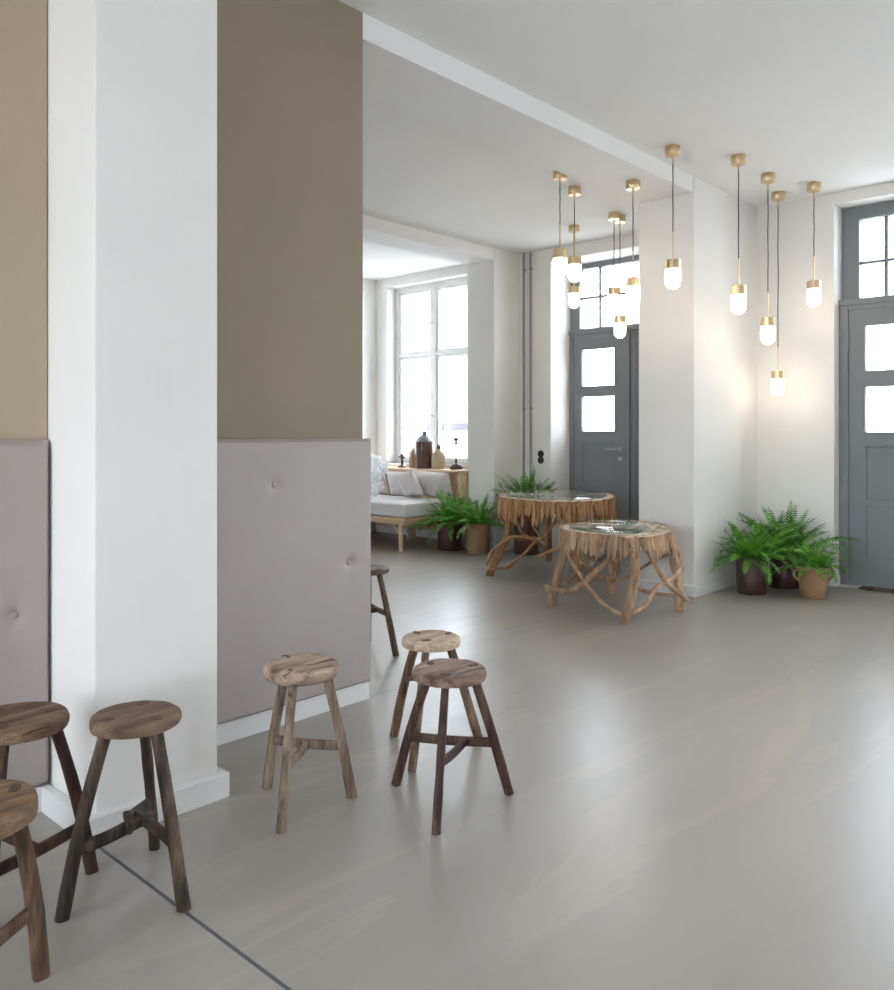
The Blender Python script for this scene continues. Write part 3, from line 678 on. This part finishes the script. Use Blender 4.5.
# ------------------------------------------------------------------ pendants
def pendant(x, y, zc, cap, label, seed):
    root = thing('pendant_lamp', label, 'pendant lamp', (x, y, zc), 'brass pendant lamps with opal glass')
    bm = bmesh.new(); lathe(bm, [(0, 0), (.052, 0), (.0535, -.002), (.0535, -.062), (.0515, -.0645), (0, -.0645)], (x, y, zc), 40); obj('canopy', bm, M['brass'], root)
    bm = bmesh.new(); sweep(bm, [(x, y, zc - .064), (x, y, zc - .125)], .0075, 14); obj('cord_grip', bm, M['brass'], root)
    ztop = cap + .20; n = 14; rnd = random.Random(seed); ph = rnd.uniform(0, 6)
    pts = [(x + .0025 * math.sin(ph + i * 1.3) * math.sin(PI * i / n), y + .0025 * math.cos(ph + i * 1.1) * math.sin(PI * i / n), zc - .12 + (ztop + .004 - zc + .12) * i / n) for i in range(n + 1)]
    bm = bmesh.new(); sweep(bm, pts, .0042, 8, up=(1, 0, 0)); obj('cord', bm, M['cord'], root)
    bm = bmesh.new(); sweep(bm, [(x, y, ztop), (x, y, cap - .003)], .0055, 12); obj('rod', bm, M['brass'], root)
    bm = bmesh.new(); lathe(bm, [(0, 0), (.054, 0), (.056, -.002), (.056, -.066), (.054, -.068), (0, -.068)], (x, y, cap), 40); obj('lamp_cap', bm, M['brass'], root)
    R = .054; z0 = cap - .0685; z1 = cap - .212 + R
    prof = [(0, z0), (R, z0), (R, z1)] + [(R * math.cos(a), z1 - R * math.sin(a)) for a in [PI / 2 * k / 10 for k in range(1, 10)]] + [(0, z1 - R)]
    bm = bmesh.new(); lathe(bm, prof, (x, y, 0), 40); obj('lamp_shade', bm, M['opal'], root, label='glowing opal glass shade')
for i, (x, y, zc, cap, lab) in enumerate([
    (5.505, 2.872, CE, 2.563, 'brass pendant lamp hanging in front of the white centre pier face'),
    (6.017, 2.607, CE, 2.411, 'leftmost brass pendant lamp right of the white centre pier edge'),
    (6.598, 2.617, CE, 2.233, 'brass pendant lamp with second lowest glass in the cluster right of the pier'),
    (7.154, 2.751, CE, 1.849, 'brass pendant lamp that hangs lowest of all'),
    (7.096, 2.433, CE, 2.573, 'brass pendant lamp closest to the right-hand grey door'),
    (5.409, 3.791, CE, 2.758, 'leftmost brass pendant lamp, its canopy mostly hidden by the beam'),
    (5.846, 3.950, CE, 2.795, 'brass pendant lamp second from the left, above a smaller farther one'),
    (6.921, 4.682, CE, 2.773, 'small far brass pendant lamp directly below the second from the left'),
    (6.764, 4.129, CE, 2.676, 'brass pendant lamp in front of the far transom, left of the low one'),
    (6.897, 4.145, CE, 2.430, 'lowest brass pendant lamp in front of the far grey door'),
    (5.648, 3.28, 3.25, 2.506, 'brass pendant lamp hung under the beam just left of the pier')]):
    pendant(x, y, zc, cap, lab, i)

# ------------------------------------------------------------------ ferns
def fern(label, cx, cy, pot, top, nf, flen, seed, mat, lim=(7.47, 3.03), handles=False, potmat='plum', potname='potted_fern', elev=(25, 85)):
    R0, R1, H = pot   # base radius, rim radius, height
    root = thing('potted_fern', label, 'potted plant', (cx, cy, 0), 'ferns in stoneware pots')
    prof = [(0, 0), (R0 * .94, 0), (R0, .012), (R0 + (R1 - R0) * .35, H * .4), (R0 + (R1 - R0) * .8, H * .8), (R1 * .985, H - .035), (R1 * 1.03, H - .028), (R1 * 1.04, H - .008), (R1 * 1.01, H), (R1 * .93, H), (R1 * .92, H - .03), (0, H - .03)]
    bm = bmesh.new(); lathe(bm, prof, (cx, cy, 0), 44); p = obj('pot', bm, M[potmat], root)
    if handles:
        for s in (-1, 1):
            # ear handles to left and right as seen from the room
            dx, dy = .679 * s, -.734 * s
            bm = bmesh.new(); sweep(bm, smooth_path([(cx + dx * R1 * .95, cy + dy * R1 * .95, H - .03), (cx + dx * (R1 + .028), cy + dy * (R1 + .028), H - .035), (cx + dx * (R1 + .03), cy + dy * (R1 + .03), H - .075), (cx + dx * R1 * .93, cy + dy * R1 * .93, H - .115)]), .009, 10)
            obj('handle', bm, M[potmat], p)
    bm = bmesh.new(); n = 30; v0 = bm.verts.new((cx, cy, H - .018)); ring = [bm.verts.new((cx + R1 * .915 * math.cos(2 * PI * k / n), cy + R1 * .915 * math.sin(2 * PI * k / n), H - .024)) for k in range(n)]
    for k in range(n): bm.faces.new((v0, ring[k], ring[(k + 1) % n]))
    obj('soil', bm, M['soil'], root)
    rnd = random.Random(seed); bm = bmesh.new()
    for f in range(nf):
        az = 2 * PI * (f * .618034) + rnd.uniform(-.25, .25); u = (f + .5) / nf
        el = math.radians(elev[1] + (elev[0] - elev[1]) * u ** .8 + rnd.uniform(-8, 8)); L = flen * (.72 + .35 * rnd.random()) * (1.0 if u > .25 else .9)
        droop = rnd.uniform(.6, 1.1) * (.45 + 1.0 * u)
        hd = Vector((math.cos(az), math.sin(az), 0)); p = Vector((cx, cy, H - .02)) + hd * rnd.uniform(.01, R1 * .55); n = 19; a = el; pts = [p.copy()]
        for s in range(n):
            a -= droop * (1.0 / n) * (.3 + 1.5 * s / n); p = p + (hd * math.cos(a) + Vector((0, 0, 1)) * math.sin(a)) * L / n
            pts.append(p.copy())
        side = hd.cross(Vector((0, 0, 1))); twist = rnd.uniform(-.5, .5)
        sweep(bm, pts[::3], [.0022 * (1 - .09 * i) for i in range(len(pts[::3]))], 4, cap=False, up=side)
        for s in range(2, n + 1):
            t = (pts[s] - pts[s - 1]).normalized(); nn = side.cross(t)
            u2 = s / n; w = L * .115 * (math.sin(PI * min(1, u2 * .93 + .05)) ** .6) + .004
            for sg in (-1, 1):
                sd = (side * math.cos(twist) + nn * math.sin(twist)) * sg
                d = (sd + t * .38 + nn * rnd.uniform(-.22, .12) * 1).normalized(); ww = L / n * .36
                b = pts[s] + t * (0 if sg > 0 else L / n * .5)
                tip = b + d * w - Vector((0, 0, w * .12)); m1 = b + d * w * .35
                vs = [bm.verts.new(q) for q in (b - t * ww * .5, m1 + t * -ww + nn * .001, tip, m1 + t * ww * 1.0, b + t * ww * .5)]
                bm.faces.new(vs)
    for v in bm.verts:
        if lim[0] and v.co.x > lim[0]: v.co.x = lim[0] - .004 * rnd.random() - min(.03, (v.co.x - lim[0]) * .1)
        if lim[1] and v.co.y > lim[1]: v.co.y = lim[1] - .004 * rnd.random() - min(.03, (v.co.y - lim[1]) * .1)
        if v.co.z < .015: v.co.z = .015 + .01 * rnd.random()
    me_o = obj('foliage', bm, mat, root, smooth=False)
    return root
fern('fern in a plum brown pot beside the white pier, left one of the right-hand group', 6.72, 2.80, (.120, .125, .295), 0, 70, .42, 3, M['fern'], elev=(12, 80))
fern('tallest fern of the right-hand group, in a dark pot behind the other two', 7.17, 2.70, (.12, .125, .28), 0, 76, .53, 5, M['fern2'], elev=(15, 84))
fern('fern in a tan two-handled crock in front of the grey door jamb', 6.87, 2.36, (.095, .125, .25), 0, 60, .265, 8, M['fern'], handles=True, potmat='tanpot', elev=(14, 78))
L2 = (7.5, None)
fern('fern in a dark plum pot next to the daybed, leftmost of the far group', 6.955, 6.38, (.15, .155, .33), 0, 74, .47, 11, M['fern'], lim=(7.3, None), elev=(5, 78))
fern('fern in a tan crock in the middle of the far group', 6.96, 5.97, (.12, .135, .33), 0, 56, .42, 14, M['fern'], lim=(7.09, None), potmat='tanpot', elev=(12, 80))
fern('fern in a maroon pot behind the larger driftwood table', 7.28, 5.55, (.135, .14, .49), 0, 74, .50, 17, M['fern2'], lim=(7.53, 5.82), potmat='plum2', elev=(25, 84))

# ------------------------------------------------------------------ daybed corner
t = thing('wall_shelf_unit', 'long low pale pine shelf unit under the white window behind the daybed', 'shelf', (7.42, 7.4, 0))
obj('shelf_top', boxes((7.25, 7.575, 6.50, 8.28, .858, .885)), M['pinewood'], t, False, bevel=.003)
for yy in (6.53, 7.38, 8.22): obj('side_panel', boxes((7.27, 7.40, yy, yy + .03, 0.0, .858)), M['pinewood'], t, False, bevel=.002)
obj('back_panel', boxes((7.535, 7.55, 6.56, 8.22, .1, .858)), M['pinewood'], t, False)
obj('shelf_board', boxes((7.28, 7.535, 6.56, 7.38, .42, .44), (7.28, 7.535, 7.41, 8.22, .42, .44)), M['pinewood'], t, False)
DX0, DX1, DY0, DY1 = 6.40, 7.245, 6.56, 8.27
t = thing('daybed', 'pale pine daybed frame with thin round legs under a grey mattress', 'daybed', ((DX0 + DX1) / 2, 7.5, 0))
obj('bed_frame', boxes((DX0, DX1, DY0, DY1, .345, .375), (DX0 + .03, DX1 - .03, DY0 + .05, DY0 + .075, .295, .345), (DX0 + .05, DX0 + .075, DY0 + .075, DY1 - .05, .295, .345)), M['pinewood'], t, False, bevel=.003)
for xx in (DX0 + .07, DX1 - .06):
    for yy in (DY0 + .13, DY1 - .10):
        bm = bmesh.new(); sweep(bm, [(xx, yy, 0), (xx, yy, .345)], [(.024, .024), (.031, .031)], 20); obj('leg', bm, M['pinewood'], t)
bm = bmesh.new(); sweep(bm, [(DX0 + .07, DY0 + .14, .20), (DX0 + .07, DY0 + .32, .335)], .014, 8, sect=3); obj('brace', bm, M['pinewood'], t)
def soft_box(bm, x0, x1, y0, y1, z0, z1, r=.03, n=14, puff=.004):
    bmesh.ops.create_cube(bm, size=1); bmesh.ops.subdivide_edges(bm, edges=bm.edges, cuts=n, use_grid_fill=True)
    cx, cy, cz = (x0 + x1) / 2, (y0 + y1) / 2, (z0 + z1) / 2; hx, hy, hz = (x1 - x0) / 2, (y1 - y0) / 2, (z1 - z0) / 2
    for v in bm.verts:
        p = Vector((v.co.x * 2 * hx, v.co.y * 2 * hy, v.co.z * 2 * hz))
        q = Vector((max(-hx + r, min(hx - r, p.x)), max(-hy + r, min(hy - r, p.y)), max(-hz + r, min(hz - r, p.z))))
        d = p - q
        if d.length > 1e-6: p = q + d.normalized() * r
        p.z += puff * noise.noise(Vector((p.x * 4, p.y * 4, 0))) if p.z > 0 else 0
        v.co = Vector((cx, cy, cz)) + p
    return bm
mt = obj('mattress', soft_box(bmesh.new(), DX0 - .01, DX1 - .01, DY0 - .01, DY1 - .01, .3755, .545), M['mattress'])
tag(mt, 'thick pale grey mattress lying on the pine daybed frame', 'mattress')
def cushion(c, w, h, th, yaw, lean, roll, label, seed):
    bm = bmesh.new(); n = 20; G = {}
    for s in (1, -1):
        for i in range(n + 1):
            for j in range(n + 1):
                u = i / n * 2 - 1; v = j / n * 2 - 1
                e = (max(0, 1 - u ** 4) * max(0, 1 - v ** 4)) ** .55
                pin = 1 - .07 * (1 - v * v) * abs(u) ** 2; pin2 = 1 - .07 * (1 - u * u) * abs(v) ** 2
                y = s * th / 2 * e + (.010 * noise.noise(Vector((u * 2.2 + seed, v * 2.2, s))) * e)
                if s == -1 and (i in (0, n) or j in (0, n)): G[(s, i, j)] = G[(1, i, j)]; continue
                G[(s, i, j)] = bm.verts.new((u * w / 2 * pin, y, v * h / 2 * pin2))
        for i in range(n):
            for j in range(n): bm.faces.new([G[(s, i + a, j + b)] for a, b in ((0, 0), (1, 0), (1, 1), (0, 1))])
    mtx = Matrix.Translation(c) @ Matrix.Rotation(yaw, 4, 'Z') @ Matrix.Rotation(lean, 4, 'X') @ Matrix.Rotation(roll, 4, 'Y')
    bmesh.ops.transform(bm, matrix=mtx, verts=bm.verts)
    zmin = min(v.co.z for v in bm.verts)
    for v in bm.verts: v.co.z += .547 - zmin
    return tag(obj('cushion', bm, M['cushion'], None, True, (c[0], c[1], .547)), label, 'cushion', 'cushions on the daybed')
# cushion faces -x (rotate local -y to -x : yaw = -90deg)
Y = -PI / 2
cushion((7.13, 6.82, .70), .56, .33, .13, Y + .05, .35, .05, 'pale beige cushion at the right end of the daybed', 1)
cushion((6.96, 7.06, .70), .36, .34, .12, Y - .12, .45, -.12, 'small crumpled cushion leaning in front, second from the right', 2)
cushion((7.13, 7.36, .70), .46, .33, .12, Y, .33, 0, 'pale grey cushion leaning behind, third from the right', 3)
cushion((7.11, 7.83, .70), .38, .38, .13, Y + .1, .35, .0, 'leftmost cushion, half hidden by crumpled clear plastic', 4)
# crumpled clear plastic sheet
bm = bmesh.new()
for (c, r, sq) in (((6.70, 7.46, .68), .15, .9), ((6.80, 7.60, .92), .17, .8), ((6.78, 7.44, .92), .14, .9)):
    b2 = bmesh.new(); bmesh.ops.create_icosphere(b2, subdivisions=5, radius=1)
    for v in b2.verts:
        p = v.co.copy(); q = Vector(c) * 3 + p * 2.1
        k = 1 + .30 * noise.noise(q) + .40 * abs(noise.noise(q * 2.0)) - .16 + .06 * abs(noise.noise(q * 4))
        v.co = Vector((c[0] + p.x * r * k, c[1] + p.y * r * k, c[2] + p.z * r * k * sq))
    vm = {v: bm.verts.new((v.co.x, min(v.co.y, 8.28), max(v.co.z, .552))) for v in b2.verts}
    for f in b2.faces: bm.faces.new([vm[v] for v in f.verts])
    b2.free()
tag(obj('plastic_sheet', bm, M['plastic'], None, False, (6.9, 8.0, .55)), 'crumpled clear plastic sheet heaped on the left end of the daybed', 'plastic')
# things on the shelf
zt = .8855
def jug(label, c, r, h, mat, neck=.25, topmat=None, handle=True):
    root = thing('stoneware_jug', label, 'jug', (c[0], c[1], zt), 'stoneware jugs on the shelf')
    if topmat:
        bm = bmesh.new(); lathe(bm, [(0, 0), (r * .96, 0), (r, .01), (r, h * .68), (r * .98, h * .72)], (c[0], c[1], zt), 32); obj('body', bm, mat, root)
        bm = bmesh.new(); lathe(bm, [(r * .98, h * .72), (r * .8, h * .80), (r * .45, h * .875), (r * .22, h * .91), (r * .2, h * .95), (r * .25, h * .965), (r * .24, h), (0, h)], (c[0], c[1], zt), 32); obj('shoulder', bm, topmat, root, label='grey glazed shoulder and neck')
    else:
        bm = bmesh.new(); lathe(bm, [(0, 0), (r * .94, 0), (r, .01), (r, h * .50), (r * .93, h * .60), (r * .6, h * .72), (r * .28, h * .80), (r * .22, h * .84), (r * .22, h * .96), (r * .27, h * .97), (r * .24, h), (0, h)], (c[0], c[1], zt), 32); obj('body', bm, mat, root)
    return root
jug('ochre brown stoneware jug half hidden behind the tall dark jug', (7.46, 7.43), .095, .33, M['jugochre'])
jug('tall dark brown stoneware jug with grey shoulder on the shelf', (7.39, 7.22), .125, .46, M['jugbrown'], topmat=M['juggrey'])
root = jug('beige stoneware bottle with dark stopper right of the tall jug', (7.40, 6.985), .088, .29, M['jugbeige'])
bm = bmesh.new(); lathe(bm, [(0, 0), (.026, 0), (.028, .02), (.02, .03), (.022, .05), (0, .055)], (7.40, 6.985, zt + .245), 20); obj('stopper', bm, M['darkwood'], root)
for label, (x, y), h, gl in (('short dark turned candle holder at the left of the shelf', (7.40, 7.63), .17, False), ('tall slender candlestick with glass stem at the right of the shelf', (7.40, 6.70), .38, True)):
    root = thing('candle_holder', label, 'candle holder', (x, y, zt), 'candle holders on the shelf')
    if not gl:
        bm = bmesh.new(); lathe(bm, [(0, 0), (.058, 0), (.06, .012), (.05, .022), (.016, .030), (.013, .06), (.018, .075), (.013, .09), (.017, .115), (.045, .128), (.048, .14), (.022, .143), (.02, .17), (0, .17)], (x, y, zt), 28); obj('holder', bm, M['darkwood'], root)
    else:
        bm = bmesh.new(); lathe(bm, [(0, 0), (.075, 0), (.075, .02), (.06, .05), (.035, .068), (.014, .075), (.016, .10), (.01, .11), (.01, .13), (0, .13)], (x, y, zt), 28); obj('holder', bm, M['darkwood'], root)
        bm = bmesh.new(); lathe(bm, [(0, .1305), (.013, .1305), (.012, .30), (0, .30)], (x, y, zt), 20); obj('glass_stem', bm, M['clear'], root)
        bm = bmesh.new(); lathe(bm, [(0, .3005), (.012, .3005), (.03, .315), (.012, .325), (.014, .345), (.034, .36), (.03, .38), (0, .37)], (x, y, zt), 24); obj('candle_cup', bm, M['darkwood'], root)

# door mat
bm = bmesh.new(); n = 40; A = []; B = []
for i in range(n + 1):
    yy = 2.20 - .80 * i / n
    A.append((7.475 + .012 * noise.noise(Vector((i * .7, 0, 0))), yy)); B.append((7.60 + .01 * noise.noise(Vector((i * .7, 5, 0))), yy))
def strip(bm, A, B, z0, z1):
    va = [[bm.verts.new((p[0], p[1], z)) for p in A] for z in (z0, z1)]; vb = [[bm.verts.new((p[0], p[1], z)) for p in B] for z in (z0, z1)]
    for i in range(len(A) - 1):
        bm.faces.new((va[1][i], va[1][i + 1], vb[1][i + 1], vb[1][i])); bm.faces.new((va[0][i], va[0][i + 1], vb[0][i + 1], vb[0][i]))
        bm.faces.new((va[0][i], va[0][i + 1], va[1][i + 1], va[1][i])); bm.faces.new((vb[0][i], vb[0][i + 1], vb[1][i + 1], vb[1][i]))
    for k in (0, -1): bm.faces.new((va[0][k], va[1][k], vb[1][k], vb[0][k]))
strip(bm, A, B, .0035, .017)
tag(obj('doormat', bm, M['mat'], None, False, (7.54, 1.8, .0035)), 'ragged dark green and brown mat strip at the foot of the right-hand grey door', 'doormat')

# ------------------------------------------------------------------ light
w = bpy.data.worlds.new('sky'); sc.world = w; w.use_nodes = True; nt = w.node_tree; nt.nodes.clear()
out = nd(nt, 'ShaderNodeOutputWorld'); bg = nd(nt, 'ShaderNodeBackground', Color=(.83, .91, 1.0, 1), Strength=8.0); nt.links.new(bg.outputs[0], out.inputs[0])
def portal(loc, rot, sx, sy):
    l = bpy.data.lights.new('daylight_portal', 'AREA'); l.shape = 'RECTANGLE'; l.size = sx; l.size_y = sy; l.cycles.is_portal = True
    o = bpy.data.objects.new('daylight_portal', l); C.objects.link(o); o.location = loc; o.rotation_euler = rot
def px(x, hole, direction):  # direction +1: light travels towards +x
    ya, yb, za, zb = hole
    portal((x, (ya + yb) / 2, (za + zb) / 2), (0, -PI / 2 * direction, 0), zb - za, yb - ya)
for h in (WIN1, WINM1, WINM2): px(8.06, h, -1)
px(8.06, (4.33, 5.438, 1.3, 3.21), -1); px(8.06, (1.28, 2.405, 1.3, 3.285), -1)
for h in BW: px(X_BACK - .31, h, 1)
for a, b in ((WL[0], WL[1]),):
    portal(((a + b) / 2, Y_LEFT + .31, 2.05), (-PI / 2, 0, 0), b - a, 2.3)

# ------------------------------------------------------------------ camera
th = math.atan(768 / 830)
cam = bpy.data.cameras.new('camera'); co = bpy.data.objects.new('camera', cam); C.objects.link(co)
co.location = (0, 0, 1.3); co.rotation_euler = (PI / 2, 0, th - PI / 2)
cam.sensor_fit = 'HORIZONTAL'; cam.sensor_width = 36; cam.lens = 830 / 894 * 36; cam.shift_y = -60 / 894; cam.clip_start = .05
sc.camera = co
sc.view_settings.view_transform = 'Standard'; sc.view_settings.look = 'None'; sc.view_settings.gamma = 1
sc.view_settings.use_curve_mapping = False; sc.view_settings.exposure = 0.82
sc.cycles.max_bounces = 10; sc.cycles.diffuse_bounces = 6; sc.cycles.transparent_max_bounces = 16
